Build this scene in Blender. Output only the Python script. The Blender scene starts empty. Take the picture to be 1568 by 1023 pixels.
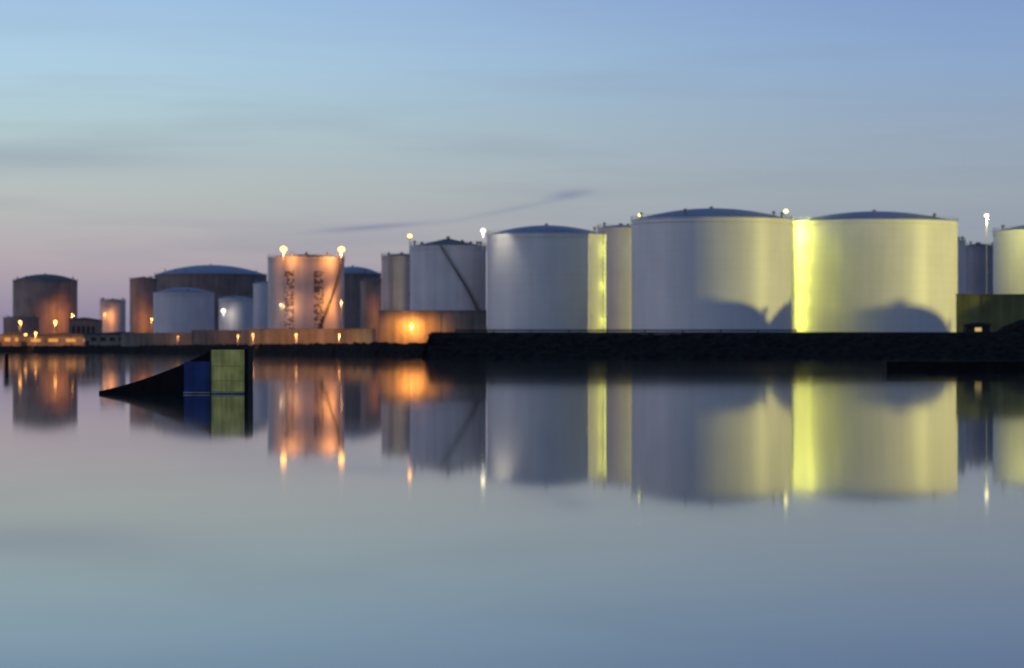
import bpy, bmesh, math, random
from mathutils import Vector, noise as mnoise
random.seed(7)
scene = bpy.context.scene
COL = scene.collection

def lin(c):
    out = []
    for v in c:
        v = v/255.0
        out.append(v/12.92 if v <= 0.04045 else ((v+0.055)/1.055)**2.4)
    return (out[0], out[1], out[2], 1.0)

# ------------------------------------------------------------------ materials
def paint(name, base, rough=0.4, spec=0.4, grime=0.12, seams=True, scale=1.0, metallic=0.0, bump=0.15):
    m = bpy.data.materials.new(name); m.use_nodes = True
    nt = m.node_tree; b = nt.nodes["Principled BSDF"]
    b.inputs["Roughness"].default_value = rough
    b.inputs["Specular IOR Level"].default_value = spec
    b.inputs["Metallic"].default_value = metallic
    tc = nt.nodes.new("ShaderNodeTexCoord")
    mp = nt.nodes.new("ShaderNodeMapping"); mp.inputs["Scale"].default_value = (0.5*scale, 0.5*scale, 0.045*scale)
    nt.links.new(tc.outputs["Object"], mp.inputs[0])
    n = nt.nodes.new("ShaderNodeTexNoise"); n.inputs["Scale"].default_value = 1.0; n.inputs["Detail"].default_value = 6
    nt.links.new(mp.outputs[0], n.inputs["Vector"])
    n2 = nt.nodes.new("ShaderNodeTexNoise"); n2.inputs["Scale"].default_value = 0.12*scale; n2.inputs["Detail"].default_value = 4
    nt.links.new(tc.outputs["Object"], n2.inputs["Vector"])
    ad = nt.nodes.new("ShaderNodeMath"); ad.operation = 'ADD'
    nt.links.new(n.outputs[0], ad.inputs[0]); nt.links.new(n2.outputs[0], ad.inputs[1])
    mr = nt.nodes.new("ShaderNodeMapRange")
    mr.inputs[1].default_value = 0.75; mr.inputs[2].default_value = 1.25
    mr.inputs[3].default_value = 1.0-grime; mr.inputs[4].default_value = 1.0+grime*0.4
    nt.links.new(ad.outputs[0], mr.inputs[0])
    last = mr.outputs[0]
    if seams:
        sp = nt.nodes.new("ShaderNodeSeparateXYZ"); nt.links.new(tc.outputs["Object"], sp.inputs[0])
        fr = nt.nodes.new("ShaderNodeMath"); fr.operation = 'PINGPONG'; fr.inputs[1].default_value = 1.2
        nt.links.new(sp.outputs[2], fr.inputs[0])
        sm = nt.nodes.new("ShaderNodeMapRange"); sm.inputs[1].default_value = 0.0; sm.inputs[2].default_value = 0.16
        sm.inputs[3].default_value = 0.94; sm.inputs[4].default_value = 1.0
        nt.links.new(fr.outputs[0], sm.inputs[0])
        mu = nt.nodes.new("ShaderNodeMath"); mu.operation = 'MULTIPLY'
        nt.links.new(last, mu.inputs[0]); nt.links.new(sm.outputs[0], mu.inputs[1]); last = mu.outputs[0]
    vm = nt.nodes.new("ShaderNodeVectorMath"); vm.operation = 'SCALE'
    vm.inputs[0].default_value = base
    nt.links.new(last, vm.inputs["Scale"])
    nt.links.new(vm.outputs[0], b.inputs["Base Color"])
    if bump > 0:
        bp = nt.nodes.new("ShaderNodeBump"); bp.inputs["Strength"].default_value = bump; bp.inputs["Distance"].default_value = 0.05
        nt.links.new(n.outputs[0], bp.inputs["Height"]); nt.links.new(bp.outputs[0], b.inputs["Normal"])
    return m

def emit(name, col, strength):
    m = bpy.data.materials.new(name); m.use_nodes = True
    nt = m.node_tree; nt.nodes.clear()
    e = nt.nodes.new("ShaderNodeEmission"); o = nt.nodes.new("ShaderNodeOutputMaterial")
    e.inputs[0].default_value = (*col, 1); e.inputs[1].default_value = strength
    nt.links.new(e.outputs[0], o.inputs[0])
    return m

M_white = paint("white_tank_paint", (0.70, 0.665, 0.64), 0.42, 0.3, 0.07, bump=0.08)
M_white2 = paint("offwhite_tank_paint", (0.58, 0.54, 0.56), 0.45, 0.3, 0.14)
M_pink = paint("cream_tank_paint", (0.50, 0.44, 0.42), 0.5, 0.25, 0.22)
M_brown = paint("brown_tank_paint", (0.20, 0.16, 0.15), 0.6, 0.2, 0.3)
M_brown2 = paint("rust_brown_paint", (0.31, 0.22, 0.19), 0.6, 0.2, 0.3)
M_letter = paint("faded_black_lettering", (0.15, 0.11, 0.10), 0.7, 0.2, 0.3, seams=False)
M_grey = paint("grey_tank_paint", (0.25, 0.25, 0.30), 0.5, 0.3, 0.2)
M_roof = paint("blue_grey_roof_paint", (0.18, 0.22, 0.31), 0.5, 0.3, 0.15, seams=False)
M_roofd = paint("dark_roof_paint", (0.07, 0.075, 0.09), 0.6, 0.3, 0.2, seams=False)
M_steel = paint("galvanised_steel", (0.20, 0.20, 0.20), 0.5, 0.4, 0.2, seams=False, metallic=0.3)
M_dark = paint("dark_steel", (0.03, 0.03, 0.032), 0.6, 0.3, 0.3, seams=False)
M_conc = paint("concrete", (0.25, 0.21, 0.17), 0.85, 0.2, 0.45, seams=False)
M_concd = paint("dark_concrete", (0.035, 0.035, 0.035), 0.9, 0.1, 0.4, seams=False, scale=2)
M_olive = paint("olive_bund_wall", (0.17, 0.17, 0.075), 0.9, 0.1, 0.4, seams=False)
M_black = paint("black_rubber_board", (0.010, 0.010, 0.011), 0.8, 0.1, 0.4, seams=False, scale=8)
M_blue = paint("blue_panel", (0.032, 0.062, 0.20), 0.6, 0.2, 0.4, seams=False, scale=8)
M_yel = paint("weathered_yellow_panel", (0.90, 0.76, 0.20), 0.7, 0.2, 0.4, seams=False, scale=10)
M_trim = paint("white_trim", (0.4, 0.4, 0.38), 0.7, 0.2, 0.4, seams=False, scale=8)

def rock_mat():
    m = bpy.data.materials.new("rubble_rock"); m.use_nodes = True
    nt = m.node_tree; b = nt.nodes["Principled BSDF"]; b.inputs["Roughness"].default_value = 0.95
    b.inputs["Specular IOR Level"].default_value = 0.05
    tc = nt.nodes.new("ShaderNodeTexCoord")
    v = nt.nodes.new("ShaderNodeTexVoronoi"); v.inputs["Scale"].default_value = 0.9
    nt.links.new(tc.outputs["Object"], v.inputs["Vector"])
    r = nt.nodes.new("ShaderNodeValToRGB")
    r.color_ramp.elements[0].color = (0.006, 0.006, 0.006, 1); r.color_ramp.elements[1].color = (0.020, 0.019, 0.017, 1)
    nt.links.new(v.outputs["Color"], r.inputs[0]); nt.links.new(r.outputs[0], b.inputs["Base Color"])
    bp = nt.nodes.new("ShaderNodeBump"); bp.inputs["Strength"].default_value = 0.6; bp.inputs["Distance"].default_value = 0.4
    nt.links.new(v.outputs["Distance"], bp.inputs["Height"]); nt.links.new(bp.outputs[0], b.inputs["Normal"])
    return m
M_rock = rock_mat()

# ------------------------------------------------------------------ mesh helpers
class MB:
    def __init__(self): self.bm = bmesh.new(); self.mats = []
    def mi(self, mat):
        if mat not in self.mats: self.mats.append(mat)
        return self.mats.index(mat)
    def box(self, x0, x1, y0, y1, z0, z1, mat):
        i = self.mi(mat)
        v = [self.bm.verts.new(p) for p in ((x0,y0,z0),(x1,y0,z0),(x1,y1,z0),(x0,y1,z0),(x0,y0,z1),(x1,y0,z1),(x1,y1,z1),(x0,y1,z1))]
        for f in ((0,3,2,1),(4,5,6,7),(0,1,5,4),(1,2,6,5),(2,3,7,6),(3,0,4,7)):
            self.bm.faces.new([v[k] for k in f]).material_index = i
    def lathe(self, prof, mat, seg=96, cx=0, cy=0, smooth=True):
        i = self.mi(mat); rings = []
        for (r, z) in prof:
            if r < 1e-4: rings.append([self.bm.verts.new((cx, cy, z))])
            else: rings.append([self.bm.verts.new((cx+r*math.cos(2*math.pi*k/seg), cy+r*math.sin(2*math.pi*k/seg), z)) for k in range(seg)])
        for a, b in zip(rings, rings[1:]):
            for k in range(seg):
                k2 = (k+1) % seg
                if len(a) == 1 and len(b) == 1: continue
                if len(a) == 1: f = [a[0], b[k2], b[k]]
                elif len(b) == 1: f = [a[k], a[k2], b[0]]
                else: f = [a[k], a[k2], b[k2], b[k]]
                fa = self.bm.faces.new(f); fa.material_index = i; fa.smooth = smooth
    def tube(self, p, q, r, mat, seg=6):
        i = self.mi(mat); p = Vector(p); q = Vector(q); d = (q-p)
        if d.length < 1e-6: return
        d.normalize(); a = d.orthogonal().normalized(); b = d.cross(a)
        A = [self.bm.verts.new(p+(a*math.cos(2*math.pi*k/seg)+b*math.sin(2*math.pi*k/seg))*r) for k in range(seg)]
        B = [self.bm.verts.new(q+(a*math.cos(2*math.pi*k/seg)+b*math.sin(2*math.pi*k/seg))*r) for k in range(seg)]
        for k in range(seg):
            self.bm.faces.new([A[k], A[(k+1)%seg], B[(k+1)%seg], B[k]]).material_index = i
        self.bm.faces.new(A[::-1]).material_index = i; self.bm.faces.new(B).material_index = i
    def poly(self, pts, mat):
        f = self.bm.faces.new([self.bm.verts.new(p) for p in pts]); f.material_index = self.mi(mat)
    def prism(self, prof, y0, y1, mat):
        i = self.mi(mat); n = len(prof)
        A = [self.bm.verts.new((x, y0, z)) for x, z in prof]; B = [self.bm.verts.new((x, y1, z)) for x, z in prof]
        self.bm.faces.new(A).material_index = i; self.bm.faces.new(B[::-1]).material_index = i
        for k in range(n):
            self.bm.faces.new([A[(k+1)%n], A[k], B[k], B[(k+1)%n]]).material_index = i
    def done(self, name, parent=None, loc=(0,0,0), fix=True):
        if fix: bmesh.ops.recalc_face_normals(self.bm, faces=self.bm.faces[:])
        me = bpy.data.meshes.new(name); self.bm.to_mesh(me); self.bm.free()
        for m in self.mats: me.materials.append(m)
        o = bpy.data.objects.new(name, me); o.location = loc; COL.objects.link(o)
        if parent: o.parent = parent
        return o

def empty(name, loc=(0,0,0), rot=0):
    e = bpy.data.objects.new(name, None); e.location = loc; e.rotation_euler = (0,0,rot); COL.objects.link(e); return e

G = 3.2   # yard level

def tank(name, X, Y, r, zs, zt, mat, roof=M_roof, stair=None, stairmat=M_steel, posts=36, base=G, roofkind='dome', vents=3, stair_span=1.0, seg=128):
    e = empty(name, (X, Y, base)); h = zs-base; ht = zt-base
    b = MB()
    b.lathe([(r+0.35, 0), (r+0.35, 0.4), (r+0.01, 0.45), (r, 0.5)] + [(r, 0.5+(h-0.5)*k/8) for k in range(1, 9)], mat, seg)
    b.done("shell", e)
    b = MB()
    b.lathe([(r+0.02, h-1.0), (r+0.28, h-0.95), (r+0.28, h-0.8), (r+0.02, h-0.78)], mat, seg)
    b.lathe([(r+0.02, h-0.12), (r+0.22, h-0.1), (r+0.22, h+0.12), (r-0.15, h+0.14)], mat, seg)
    b.done("rim_girder", e)
    b = MB(); pr = []
    dh = ht-h
    if roofkind == 'dome':
        R = (r*r+dh*dh)/(2*dh)
        for k in range(13):
            rr = r*(1-k/12); pr.append((rr, h+0.05+math.sqrt(max(R*R-rr*rr, 0))-(R-dh)))
    else:
        pr = [(r, h+0.05), (r*0.5, h+dh*0.5), (0.6, h+dh*0.97), (0, h+dh)]
    b.lathe(pr, roof, seg); b.done("roof", e)
    b = MB()
    for k in range(posts):
        a = 2*math.pi*k/posts
        b.tube(((r+0.1)*math.cos(a), (r+0.1)*math.sin(a), h), ((r+0.1)*math.cos(a), (r+0.1)*math.sin(a), h+1.1), 0.05, M_steel, 4)
    n = posts*2
    for zz in (0.55, 1.1):
        for k in range(n):
            a = 2*math.pi*k/n; a2 = 2*math.pi*(k+1)/n
            b.tube(((r+0.1)*math.cos(a), (r+0.1)*math.sin(a), h+zz), ((r+0.1)*math.cos(a2), (r+0.1)*math.sin(a2), h+zz), 0.035, M_steel, 4)
    b.done("handrail", e)
    b = MB()
    def rz(rr): 
        for (r1, z1), (r2, z2) in zip(pr, pr[1:]):
            if r2 <= rr <= r1: return z1+(z2-z1)*(r1-rr)/(r1-r2+1e-9)
        return ht
    b.lathe([(0.35, ht-0.3), (0.35, ht+0.3), (0.6, ht+0.3), (0.6, ht+0.5), (0, ht+0.65)], M_steel, 12)
    for k in range(vents):
        a = random.uniform(0, 6.28); rr = r*random.uniform(0.82, 0.93); z = rz(rr)
        b.lathe([(0.22, z-0.4), (0.22, z+0.9), (0.5, z+0.9), (0.45, z+1.3), (0, z+1.45)], M_steel, 10, rr*math.cos(a), rr*math.sin(a))
    b.done("roof_vents", e)
    if stair is not None:
        b = MB(); a0, a1 = stair; n = max(24, int(h*2.2)); i = 0
        for k in range(n):
            t = k/n; a = math.radians(a0+(a1-a0)*t); z = 0.3+(h-0.3)*t
            a2 = math.radians(a0+(a1-a0)*(k+1)/n); z2 = 0.3+(h-0.3)*(k+1)/n
            for rr in (r+0.12, r+1.0):
                b.tube((rr*math.cos(a), rr*math.sin(a), z), (rr*math.cos(a2), rr*math.sin(a2), z2), 0.12, stairmat, 4)
            b.tube(((r+1.0)*math.cos(a), (r+1.0)*math.sin(a), z+1.1), ((r+1.0)*math.cos(a2), (r+1.0)*math.sin(a2), z2+1.1), 0.05, stairmat, 4)
            b.tube(((r+0.12)*math.cos(a), (r+0.12)*math.sin(a), z), ((r+1.0)*math.cos(a), (r+1.0)*math.sin(a), z), 0.1, stairmat, 4)
            if k % 2 == 0:
                b.tube(((r+1.0)*math.cos(a), (r+1.0)*math.sin(a), z), ((r+1.0)*math.cos(a), (r+1.0)*math.sin(a), z+1.1), 0.04, stairmat, 4)
        b.done("spiral_stair", e)
    return e

def ladder(e, r, h, ang, mat=M_steel, w=0.5):
    b = MB(); a = math.radians(ang); c, s = math.cos(a), math.sin(a)
    def P(off, side, z): return ((r+off)*c - side*s, (r+off)*s + side*c, z)
    for sd in (-w, w): b.tube(P(0.25, sd, 0.2), P(0.25, sd, h+1), 0.07, mat, 4)
    z = 0.4
    while z < h: b.tube(P(0.25, -w, z), P(0.25, w, z), 0.04, mat, 4); z += 0.6
    z = 3
    while z < h+1:
        pts = [P(0.25+0.75*math.sin(math.pi*k/6), w*math.cos(math.pi*k/6)*1.2, z) for k in range(7)]
        for p, q in zip(pts, pts[1:]): b.tube(p, q, 0.05, mat, 4)
        z += 1.5
    b.done("caged_ladder", e)

# ------------------------------------------------------------------ tanks
T = "oil_storage_tank"
A  = tank("gas_holder_tank", -279, 1700, 19.1, 42.6, 46.5, M_brown2, M_roofd, vents=5)
A2 = tank(T, -283, 1640, 10.2, 19.7, 20.6, M_brown2, M_roofd)
B_ = tank(T, -210.5, 1500, 6.7, 27.2, 28.0, M_pink, M_roofd)
C_ = tank(T, -202, 1560, 7.6, 40, 41.2, M_brown2, M_roofd)
D_ = tank("domed_gas_storage_tank", -180, 1700, 33.4, 46, 52.0, M_brown, M_roof, vents=6, posts=60)
E_ = tank(T, -144.2, 1250, 13.3, 26.4, 28.8, M_white2, M_roof)
F_ = tank(T, -116.5, 1200, 7.2, 23.0, 24.2, M_white2, M_roof)
G_ = tank(T, -112.5, 1300, 5.7, 31.6, 32.6, M_white2, M_roof)
H_ = tank(T, -72.4, 1000, 13.4, 33.9, 35.0, M_pink, M_roofd, stair=(-75, -20), stairmat=M_dark, posts=40)
I_ = tank(T, -72.8, 1300, 13.0, 36, 39.5, M_brown, M_roof)
J_ = tank(T, -59.5, 1200, 4.4, 30.4, 31.2, M_brown2, M_roofd)
K_ = tank(T, -37.2, 960, 6.8, 33.0, 34.0, M_pink, M_roofd)
L_ = tank(T, -18.3, 815, 10.9, 31.2, 33.6, M_white2, M_roofd, roofkind='cone', stair=(-10, -100), stairmat=M_dark, vents=6)
T8 = tank(T, 9.7, 800, 16.7, 33.8, 36.6, M_white, M_roof, posts=48)
Mt = tank(T, 33.5, 880, 7.0, 39.2, 40.2, M_white2, M_roof, vents=4)
T9 = tank(T, 52.6, 750, 21.1, 35.7, 38.9, M_white, M_roof, posts=60, vents=5)
T10= tank(T, 100.6, 790, 22.9, 36.9, 40.0, M_white, M_roof, posts=60, vents=5)
N_ = tank(T, 135, 880, 5.2, 35.0, 36, M_white2, M_roof)
O_ = tank(T, 156, 950, 5.2, 36, 37, M_grey, M_roofd)
T11= tank(T, 161, 820, 22.0, 35.7, 38.6, M_white, M_roof, posts=60)
ladder(T8, 16.7, 31, -20); ladder(T10, 22.9, 34, -172); ladder(A, 19.1, 39, -60); ladder(K_, 6.8, 30, -120)
b = MB()
for (a_c, n) in ((-113, 9), (-68, 9)):
    for k in range(n):
        z = 29.0-G - k*2.6
        for cx in range(5):
            for cz in range(5):
                if random.random() < 0.60:
                    a = math.radians(a_c + (cx-2)*3.1); a2 = a+math.radians(3.0); rr = 13.43
                    zz = z - cz*0.46
                    b.poly([(rr*math.cos(a), rr*math.sin(a), zz), (rr*math.cos(a2), rr*math.sin(a2), zz), (rr*math.cos(a2), rr*math.sin(a2), zz-0.45), (rr*math.cos(a), rr*math.sin(a), zz-0.45)], M_letter)
b.done("painted_lettering", H_, fix=False)

# unseen domed silos off to the right, shaped to cast humped shadows
tank("shadow_caster_silo", 203.8, 680.6, 5.6, 17.5, 22.3, M_white2, M_roof)
tank("shadow_caster_silo", 214.2, 688.6, 7.2, 17.0, 22.3, M_white2, M_roof)
tank("shadow_caster_silo", 254.6, 687.0, 8.0, 17.5, 23.7, M_white2, M_roof)

# ------------------------------------------------------------------ water
def water_mat():
    m = bpy.data.materials.new("harbour_water"); m.use_nodes = True
    nt = m.node_tree; b = nt.nodes["Principled BSDF"]
    b.inputs["Base Color"].default_value = (0.010, 0.026, 0.030, 1)
    b.inputs["IOR"].default_value = 1.28
    tc = nt.nodes.new("ShaderNodeTexCoord")
    mp = nt.nodes.new("ShaderNodeMapping"); mp.inputs["Scale"].default_value = (0.02, 0.05, 1)
    n = nt.nodes.new("ShaderNodeTexNoise"); n.inputs["Scale"].default_value = 1; n.inputs["Detail"].default_value = 3
    nt.links.new(tc.outputs["Object"], mp.inputs[0]); nt.links.new(mp.outputs[0], n.inputs["Vector"])
    mr = nt.nodes.new("ShaderNodeMapRange"); mr.inputs[3].default_value = 0.026; mr.inputs[4].default_value = 0.044
    nt.links.new(n.outputs[0], mr.inputs[0]); nt.links.new(mr.outputs[0], b.inputs["Roughness"])
    return m
b = MB(); b.poly([(-9000,-3000,0),(9000,-3000,0),(9000,16000,0),(-9000,16000,0)], water_mat()); b.done("water", fix=False)

# ------------------------------------------------------------------ land & shore
shore = [(700, 760), (300, 690), (-17.5, 690), (-24, 700), (-36, 716), (-60, 820), (-79, 905), (-118, 1030), (-167, 1235), (-261, 1440), (-420, 1500), (-800, 1650)]
b = MB()
back = [(-800, 2600), (700, 2600)]
b.poly([(x, y+7, G) for x, y in shore]+[(x, y, G) for x, y in back], M_concd)
b.done("ground")
def rubble(name, pts, prof, step=1.6, amp=0.5):
    b = MB(); i = b.mi(M_rock); rows = []
    P = []
    for (p, q) in zip(pts, pts[1:]):
        p = Vector((*p, 0)); q = Vector((*q, 0)); n = max(1, int((q-p).length/step))
        for k in range(n): P.append(p.lerp(q, k/n))
    P.append(Vector((*pts[-1], 0)))
    sub = []
    for (a, c) in zip(prof, prof[1:]):
        n = max(1, int(math.hypot(c[0]-a[0], c[1]-a[1])/step))
        for k in range(n): sub.append((a[0]+(c[0]-a[0])*k/n, a[1]+(c[1]-a[1])*k/n))
    sub.append(prof[-1])
    for p in P:
        row = []
        for (o, z) in sub:
            v = Vector((p.x, p.y+o, z)); nz = mnoise.noise(Vector((v.x*0.6, v.y*0.6, z)))*amp + random.uniform(-amp, amp)*0.4
            row.append(b.bm.verts.new((v.x+random.uniform(-.3,.3), v.y+nz*0.5, z+nz)))
        rows.append(row)
    for r1, r2 in zip(rows, rows[1:]):
        for k in range(len(sub)-1):
            b.bm.faces.new([r1[k], r2[k], r2[k+1], r1[k+1]]).material_index = i
    return b.done(name)
rubble("rubble_shore", shore[2:], [(-1, -1.2), (6, 3.4), (10, 3.3)], step=2.2)
rubble("rubble_breakwater", [(-17.5, 581), (330, 581)], [(-1, -1.3), (5, 1.2), (14, 4.9), (22, 5.0), (36, -1.5)], step=1.5)
b = MB()
b.prism([(-19.5, -1), (-17.3, 4.4), (-17, 4.9), (-17, -1)], 590, 612, M_rock); b.done("rubble_bank")
b = MB()
x = -17.2
while x < 320:
    b.box(x, x+7.96, 600, 600.8, 4.2, 5.35, M_concd); b.box(x-0.0, x+7.96, 599.8, 601.0, 5.353, 5.5, M_concd); x += 8.0
b.done("parapet_wall")
e = empty("pipe_rack", (0, 0, 0)); b = MB()
for z in (5.75, 6.0): b.tube((-12, 602, z), (60, 602, z), 0.09, M_concd, 8)
for k in range(10): b.box(-12+8*k, -11.8+8*k, 601.85, 602.15, 5.0, 6.12, M_concd)
b.done("pipes", e)
e = empty("equipment_boxes", (0, 0, 0)); b = MB()
for (x0, x1, z0, z1) in ((26, 28.6, 4.2, 5.2), (30.0, 35.5, 4.1, 5.25), (20.0, 21.2, 4.3, 5.0)):
    b.box(x0, x1, 597.6, 599.7, z0-0.6, z1, M_brown); b.box(x0-0.08, x1+0.08, 597.5, 599.75, z1+0.003, z1+0.1, M_dark)
b.done("boxes", e)

def wall(name, x0, x1, y, z0, z1, mat, th=0.6, bay=4.0):
    e = empty(name, ((x0+x1)/2, y, 0)); b = MB(); w = (x1-x0)/2
    b.box(-w, w, 0, th, z0, z1, mat)
    n = max(1, int((x1-x0)/bay))
    for k in range(n+1):
        xx = -w+0.25 + (2*w-0.5)*k/n; b.box(xx-0.15, xx+0.15, -0.1, -0.003, z0, z1-0.1, mat)
    b.done("panels_and_ribs", e)
    b = MB(); b.box(-w-0.1, w+0.1, -0.2, th+0.15, z1+0.003, z1+0.25, mat); b.done("coping", e)
    return e
wall("concrete_bund_wall", -35.6, -6.8, 760, 3.0, 12.0, M_conc)
wall("concrete_bund_wall", -86, -44.6, 930, 3.0, 8.3, M_conc)
wall("concrete_bund_wall", 109.4, 190, 700, 3.0, 15.2, M_olive, bay=6)
wall("concrete_bund_wall", -165, -126, 1200, 3.0, 8.5, M_conc, bay=5)
wall("concrete_bund_wall", -125, -92, 1110, 3.0, 9.0, M_conc, bay=5)
b = MB(); b.lathe([(14, 3.0), (13, 5), (10.5, 7.2), (7, 8.8), (3.5, 9.7), (0, 10.0)], M_rock, 48); 
o = b.done("earth_mound", loc=(128.5, 675, 0)); o.scale = (1.15, 0.7, 1.0)

def shed(name, x0, x1, y0, y1, z0, z1, zr, mat, roofm, win=None, nwin=3):
    e = empty(name, (0, 0, 0)); b = MB()
    b.box(x0, x1, y0, y1, z0, z1, mat); b.done("walls", e)
    b = MB(); xm = (x0+x1)/2
    b.prism([(x0-0.4, z1+0.01), (x1+0.4, z1+0.01), (x1+0.4, z1+0.25), (xm, zr), (x0-0.4, z1+0.25)], y0-0.4, y1+0.4, roofm); b.done("roof", e)
    b = MB(); w = (x1-x0)/(nwin+1)
    for k in range(nwin):
        xx = x0+w*(k+1)
        b.box(xx-w*0.28, xx+w*0.28, y0-0.06, y0-0.004, z1-(z1-z0)*0.55, z1-(z1-z0)*0.22, win or M_dark)
    b.box(x0+w*0.15, x0+w*0.5, y0-0.06, y0-0.004, z0, z0+min(2.4, (z1-z0)*0.6), M_dark)
    b.done("windows_and_door", e)
W_yel = emit("lit_window_yellow", (1.0, 0.75, 0.25), 0.6)
W_or = emit("lit_window_orange", (1.0, 0.42, 0.10), 0.8)
shed("harbour_hut", 96.5, 101.5, 604, 608, 4.6, 7.0, 7.6, M_concd, M_dark, W_yel, 1)
shed("harbour_shed", -226, -211, 1450, 1465, G, 16.5, 18, M_brown, M_roofd, None, 5)
shed("harbour_shed", -243, -200, 1400, 1412, G, 8.0, 9.8, M_conc, M_roofd, W_or, 4)
shed("harbour_shed", -200, -165, 1330, 1342, G, 8.5, 10.0, M_conc, M_roofd, None, 7)
shed("harbour_shed", -268, -246, 1480, 1492, G, 9, 10.6, M_conc, M_roofd, W_or, 3)

# ------------------------------------------------------------------ lamps
SOD = (1.0, 0.39, 0.09); YG = (0.86, 0.90, 0.08); WARM = (1.0, 0.84, 0.45); WHT = (1.0, 0.93, 0.75)
E_sod = emit("sodium_lamp_glass", (1.0, 0.42, 0.09), 7); E_yg = emit("metal_halide_lamp_glass", (1.0, 0.92, 0.30), 4); E_wh = emit("white_lamp_glass", (1, 0.88, 0.5), 4)
def lampmast(X, Y, z, col, glass, P, base=G, size=0.35, extra=(), name="floodlight_mast", off=(0, -0.75), aim=(0, 1, -0.6)):
    e = empty(name, (X, Y, base)); b = MB(); h = z-base
    b.lathe([(0.22, 0), (0.2, 0.5), (0.14, 0.6), (0.09, h-0.2)], M_steel, 8)
    b.box(-0.5, 0.5, -0.12, 0.12, h-0.2, h-0.05, M_steel)
    for (zz, _) in extra:
        b.box(-0.3, 0.3, 0.15, 0.45, zz-base-0.3, zz-base+0.3, M_dark)  # opaque boxes for the added lower lamps
    b.done("mast", e)
    b = MB(); b.lathe([(0.001, h-0.05), (size, h+size*0.6), (size, h+size*1.3), (0, h+size*1.9)], glass, 12)
    b.done("lamp_head", e)
    def pl(zz, PP):
        l = bpy.data.lights.new("lamp", 'SPOT'); l.energy = PP; l.color = col; l.shadow_soft_size = 0.3
        l.spot_size = math.radians(168); l.spot_blend = 0.35
        o = bpy.data.objects.new("lamp", l); o.location = (off[0], off[1], zz-base); o.parent = e; COL.objects.link(o)
        o.rotation_euler = Vector(aim).to_track_quat('-Z', 'Y').to_euler()
    pl(z-0.6, P)
    for (zz, PP) in extra: pl(zz, PP)  # added lower sources without glass, carry the light down the shells
    return e
lampmast(75.2, 781, 39.2, YG, E_yg, 6500, size=0.6, extra=((33, 4600), (27, 2200), (21, 1600), (15, 1400), (9, 1300)), off=(0.6, -0.1), aim=(1, 0.35, -0.3))
lampmast(74.6, 764, 30, YG, E_yg, 2800, size=0.2, extra=((14, 1600),), off=(0.3, 0.7), aim=(1, 1, -0.1))  # added mast hidden behind a tank, widens the yellow-green wash on the next
lampmast(36.3, 806, 39.4, YG, E_yg, 5500, size=0.55, extra=((30, 5500), (20, 5500), (10, 5000)), off=(-0.7, -0.4), aim=(-1, -0.45, -0.1))
lampmast(-8.0, 785, 34.0, WHT, E_wh, 1200, size=0.65)
lampmast(-29.9, 832, 34.4, SOD, E_sod, 6000, size=0.6, extra=((18, 5000),), off=(0, 0.8), aim=(0, 1, -0.1))
lampmast(-79.0, 983.5, 35.4, SOD, E_sod, 4600, size=1.1, extra=((17, 1800),), aim=(0.2, 1, -0.5))
lampmast(-59.2, 987, 35.4, SOD, E_sod, 6000, size=1.1, extra=((18, 4500),), aim=(-0.4, 1, -0.5))
lampmast(-26.8, 757.0, 8.4, (1.0, 0.38, 0.06), E_sod, 8500, size=0.2, name="street_lamp", off=(0, -0.3), aim=(0, 1, -0.3))
lampmast(-84, 922, 6.5, SOD, E_sod, 1500, size=0.2, name="street_lamp")
lampmast(-70, 922, 6.5, SOD, E_sod, 2600, size=0.2, name="street_lamp")
lampmast(-56, 922, 6.5, SOD, E_sod, 2600, size=0.2, name="street_lamp")
lampmast(-106, 1100, 7, SOD, E_sod, 1600, size=0.2, name="street_lamp")
lampmast(-140, 1192, 7, SOD, E_sod, 900, size=0.15, name="street_lamp")
lampmast(131.8, 790, 38.4, (0.95, 0.95, 0.2), E_wh, 14000, size=0.6, aim=(1, 1, -0.4))
lampmast(-120.6, 1188, 17, WHT, E_wh, 1200, size=0.9, name="street_lamp")
lampmast(-50, 1185, 16, SOD, E_sod, 5000, size=0.4, name="street_lamp")
lampmast(-80, 984, 17, WHT, E_wh, 300, size=0.3, name="street_lamp")
for (x, y, z, s, p) in ((-262, 1515, 15.5, 0.8, 9000), (-240, 1495, 15.5, 0.8, 9000), (-232, 1385, 9.5, 0.4, 9000),
                        (-205, 1385, 8, 0.3, 8000), (-250, 1462, 8.5, 0.7, 11000), (-275, 1466, 8, 0.5, 9000),
                        (-213, 1488, 20, 0.3, 5000), (-258, 1670, 22, 0.3, 16000), (-195, 1540, 18, 0.3, 9000)):
    lampmast(x, y, z, SOD, E_sod, p, size=s, name="street_lamp")

# big harbour floodlight far to the right of the yard
e = lampmast(355, 634, 30, WARM, E_wh, 100, size=0.8)
l = bpy.data.lights.new("flood", 'SPOT'); l.energy = 2500000; l.color = (1.0, 0.90, 0.22); l.spot_size = math.radians(40); l.spot_blend = 0.4; l.shadow_soft_size = 1.0
o = bpy.data.objects.new("flood", l); o.location = (-1.5, 0, 30.3-G); o.parent = e; COL.objects.link(o)
d = Vector((88, 752, 20))-Vector((354, 634, 30.3)); o.rotation_euler = d.to_track_quat('-Z', 'Y').to_euler()

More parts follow.
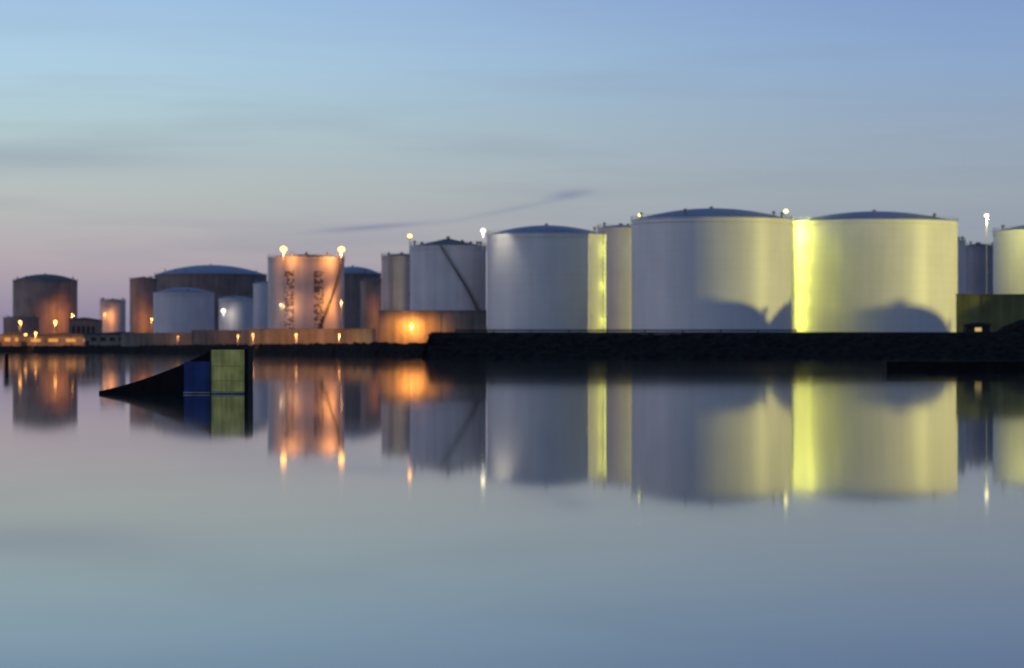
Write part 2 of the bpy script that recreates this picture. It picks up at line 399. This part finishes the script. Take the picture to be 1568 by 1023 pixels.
# ------------------------------------------------------------------ foreground water-ski ramp
e = empty("water_ski_jump_ramp", (-18.3, 126, 0))
def zr(t): return 0.12+1.78*(0.55*t+0.45*t**1.9)
xr = 4.95
b = MB()
prof = [(0.0, -0.15), (xr, -0.15), (xr, 1.93)] + [(xr*k/16, zr(k/16)) for k in range(15, -1, -1)]
b.prism(prof, 0.0, 2.6, M_black); b.done("curved_deck", e)
b = MB()
b.box(3.78, 4.93, -0.05, -0.004, 0.10, 1.43, M_blue); b.done("blue_side_panel", e)
b = MB(); b.box(xr+0.004, 6.45, -0.02, 2.2, 0.10, 1.95, M_yel)
b.done("yellow_end_panel", e)
b = MB(); b.box(6.454, 6.62, -0.08, 2.3, -0.4, 1.98, M_black); b.box(xr-0.03, xr+0.03, -0.09, -0.055, -0.3, 1.97, M_dark)
for zz in (0.6, 1.25): b.box(xr+0.06, 6.44, -0.05, -0.023, zz, zz+0.05, M_yel)
b.done("posts_and_battens", e)
b = MB(); b.box(3.75, 6.45, -0.09, -0.055, 0.03, 0.085, M_trim); b.done("float_trim", e)
b = MB(); b.tube((0.2, 0.25, 0.0), (6.6, 0.25, -0.02), 0.12, M_dark, 10); b.tube((0.2, 2.3, 0.0), (6.6, 2.3, -0.02), 0.12, M_dark, 10); b.done("float_tubes", e)

b = MB(); b.lathe([(0.20, -1), (0.19, 1.4), (0.23, 1.42), (0.23, 1.55), (0.05, 1.66), (0, 1.67)], M_dark, 14)
b.tube((-0.3, 0, 1.2), (0.3, 0, 1.2), 0.04, M_dark); b.done("mooring_post", loc=(-46.9, 264, 0))

# near pontoon at right
e = empty("floating_pontoon", (31.9, 242, 0)); b = MB()
b.box(0, 60, 0, 3.0, -0.3, 0.75, M_black)
b.box(-0.05, 60, -0.08, 3.08, 0.754, 0.93, M_black)
b.done("deck", e)
b = MB()
for k in range(19): b.box(0.4+k*3, 0.9+k*3, -0.2, -0.084, 0.1, 0.9, M_black)
b.done("fenders", e)

# ------------------------------------------------------------------ world / sky
w = bpy.data.worlds.new("World"); scene.world = w; w.use_nodes = True
nt = w.node_tree; bg = nt.nodes["Background"]
N = nt.nodes.new; Lk = nt.links.new
tc = N("ShaderNodeTexCoord"); sp = N("ShaderNodeSeparateXYZ"); Lk(tc.outputs["Generated"], sp.inputs[0])
def ramp(stops):
    r = N("ShaderNodeValToRGB"); cr = r.color_ramp
    while len(cr.elements) > 1: cr.elements.remove(cr.elements[-1])
    cr.elements[0].position = stops[0][0]; cr.elements[0].color = lin(stops[0][1])
    for p, c in stops[1:]:
        el = cr.elements.new(p); el.color = lin(c)
    Lk(sp.outputs[2], r.inputs[0]); return r
rl = ramp([(0, (130,122,156)), (.0124, (150,139,162)), (.031, (181,169,175)), (.054, (183,190,188)), (.077, (179,202,208)), (.10, (174,206,226)), (.1226, (162,195,228)), (.4, (108,138,184)), (1, (82,104,152))])
rr = ramp([(0, (134,134,153)), (.031, (147,153,167)), (.054, (153,165,176)), (.077, (149,167,188)), (.10, (139,166,202)), (.1226, (130,157,203)), (.4, (90,114,162)), (1, (72,90,142))])
mx = N("ShaderNodeMapRange"); mx.interpolation_type = 'SMOOTHSTEP'; mx.inputs[1].default_value = -0.2; mx.inputs[2].default_value = 0.2
Lk(sp.outputs[0], mx.inputs[0])
mix = N("ShaderNodeMix"); mix.data_type = 'RGBA'
Lk(mx.outputs[0], mix.inputs[0]); Lk(rl.outputs[0], mix.inputs[6]); Lk(rr.outputs[0], mix.inputs[7])
mp = N("ShaderNodeMapping"); mp.inputs["Scale"].default_value = (7, 3, 75); mp.inputs["Rotation"].default_value = (0, math.radians(2.0), 0)
Lk(tc.outputs["Generated"], mp.inputs[0])
ns = N("ShaderNodeTexNoise"); ns.inputs["Scale"].default_value = 1.0; ns.inputs["Detail"].default_value = 5; ns.inputs["Roughness"].default_value = 0.5
Lk(mp.outputs[0], ns.inputs["Vector"])
cm = N("ShaderNodeMapRange"); cm.inputs[1].default_value = 0.5; cm.inputs[2].default_value = 0.8; cm.inputs[3].default_value = 0; cm.inputs[4].default_value = 0.4
Lk(ns.outputs[0], cm.inputs[0])
hm = N("ShaderNodeMapRange"); hm.inputs[1].default_value = 0.06; hm.inputs[2].default_value = 0.12; hm.inputs[3].default_value = 1; hm.inputs[4].default_value = 0.3
Lk(sp.outputs[2], hm.inputs[0])
mm = N("ShaderNodeMath"); mm.operation = 'MULTIPLY'; Lk(cm.outputs[0], mm.inputs[0]); Lk(hm.outputs[0], mm.inputs[1])
mix2 = N("ShaderNodeMix"); mix2.data_type = 'RGBA'; Lk(mm.outputs[0], mix2.inputs[0]); Lk(mix.outputs[2], mix2.inputs[6]); mix2.inputs[7].default_value = lin((134,142,162))
last = mix2.outputs[2]
def wisp(last, x0, z0, sx, sz, slope, amt):
    def M(op, a, b_=None):
        n = N("ShaderNodeMath"); n.operation = op
        for i, v in enumerate((a, b_)):
            if v is None: continue
            if isinstance(v, (int, float)): n.inputs[i].default_value = v
            else: Lk(v, n.inputs[i])
        return n.outputs[0]
    dx = M('SUBTRACT', sp.outputs[0], x0)
    dz = M('SUBTRACT', M('SUBTRACT', sp.outputs[2], z0), M('MULTIPLY', dx, slope))
    a = M('POWER', M('ABSOLUTE', M('DIVIDE', dx, sx)), 2.0); c = M('POWER', M('ABSOLUTE', M('DIVIDE', dz, sz)), 2.0)
    g = M('EXPONENT', M('MULTIPLY', M('ADD', a, c), -1.0))
    g = M('MULTIPLY', M('MULTIPLY', g, amt), M('ADD', ns.outputs[0], 0.5))
    g = M('MULTIPLY', g, M('GREATER_THAN', sp.outputs[1], 0.0))
    m = N("ShaderNodeMix"); m.data_type = 'RGBA'; Lk(g, m.inputs[0]); Lk(last, m.inputs[6]); m.inputs[7].default_value = lin((112,122,155))
    return m.outputs[2]
last = wisp(last, -0.048, 0.0427, 0.020, 0.0010, 0.08, 0.5)
last = wisp(last, 0.020, 0.0541, 0.007, 0.0015, 0.15, 0.42)
last = wisp(last, 0.000, 0.0490, 0.022, 0.0009, 0.20, 0.22)
last = wisp(last, -0.165, 0.066, 0.055, 0.005, 0.0, 0.3)
sky = N("ShaderNodeTexSky"); sky.sky_type = 'NISHITA'; sky.sun_disc = False
sky.sun_elevation = math.radians(3); sky.sun_rotation = math.radians(-100)
sc = N("ShaderNodeVectorMath"); sc.operation = 'SCALE'; sc.inputs["Scale"].default_value = 0.001; Lk(sky.outputs[0], sc.inputs[0])
ad = N("ShaderNodeVectorMath"); ad.operation = 'ADD'; Lk(sc.outputs[0], ad.inputs[0]); Lk(last, ad.inputs[1])
Lk(ad.outputs[0], bg.inputs[0]); bg.inputs[1].default_value = 1.0

s = bpy.data.lights.new("sun", 'SUN'); s.energy = 0.26; s.color = (1.0, 0.78, 0.84); s.angle = math.radians(15)
o = bpy.data.objects.new("sun", s); COL.objects.link(o)
az = math.radians(-100)
sd = Vector((math.sin(az)*math.cos(math.radians(5)), math.cos(az)*math.cos(math.radians(5)), math.sin(math.radians(5))))
o.rotation_euler = (-sd).to_track_quat('-Z', 'Y').to_euler()

# ------------------------------------------------------------------ camera
c = bpy.data.cameras.new("camera"); c.lens = 100; c.sensor_width = 36; c.clip_end = 30000; c.clip_start = 0.5
c.shift_y = 0.01435
c.dof.use_dof = True; c.dof.focus_distance = 60; c.dof.aperture_fstop = 1.6
co = bpy.data.objects.new("camera", c); co.location = (0, 0, 2.0); co.rotation_euler = (math.radians(90), 0, 0); COL.objects.link(co)
scene.camera = co
scene.view_settings.view_transform = 'Standard'; scene.view_settings.look = 'None'; scene.view_settings.exposure = 0
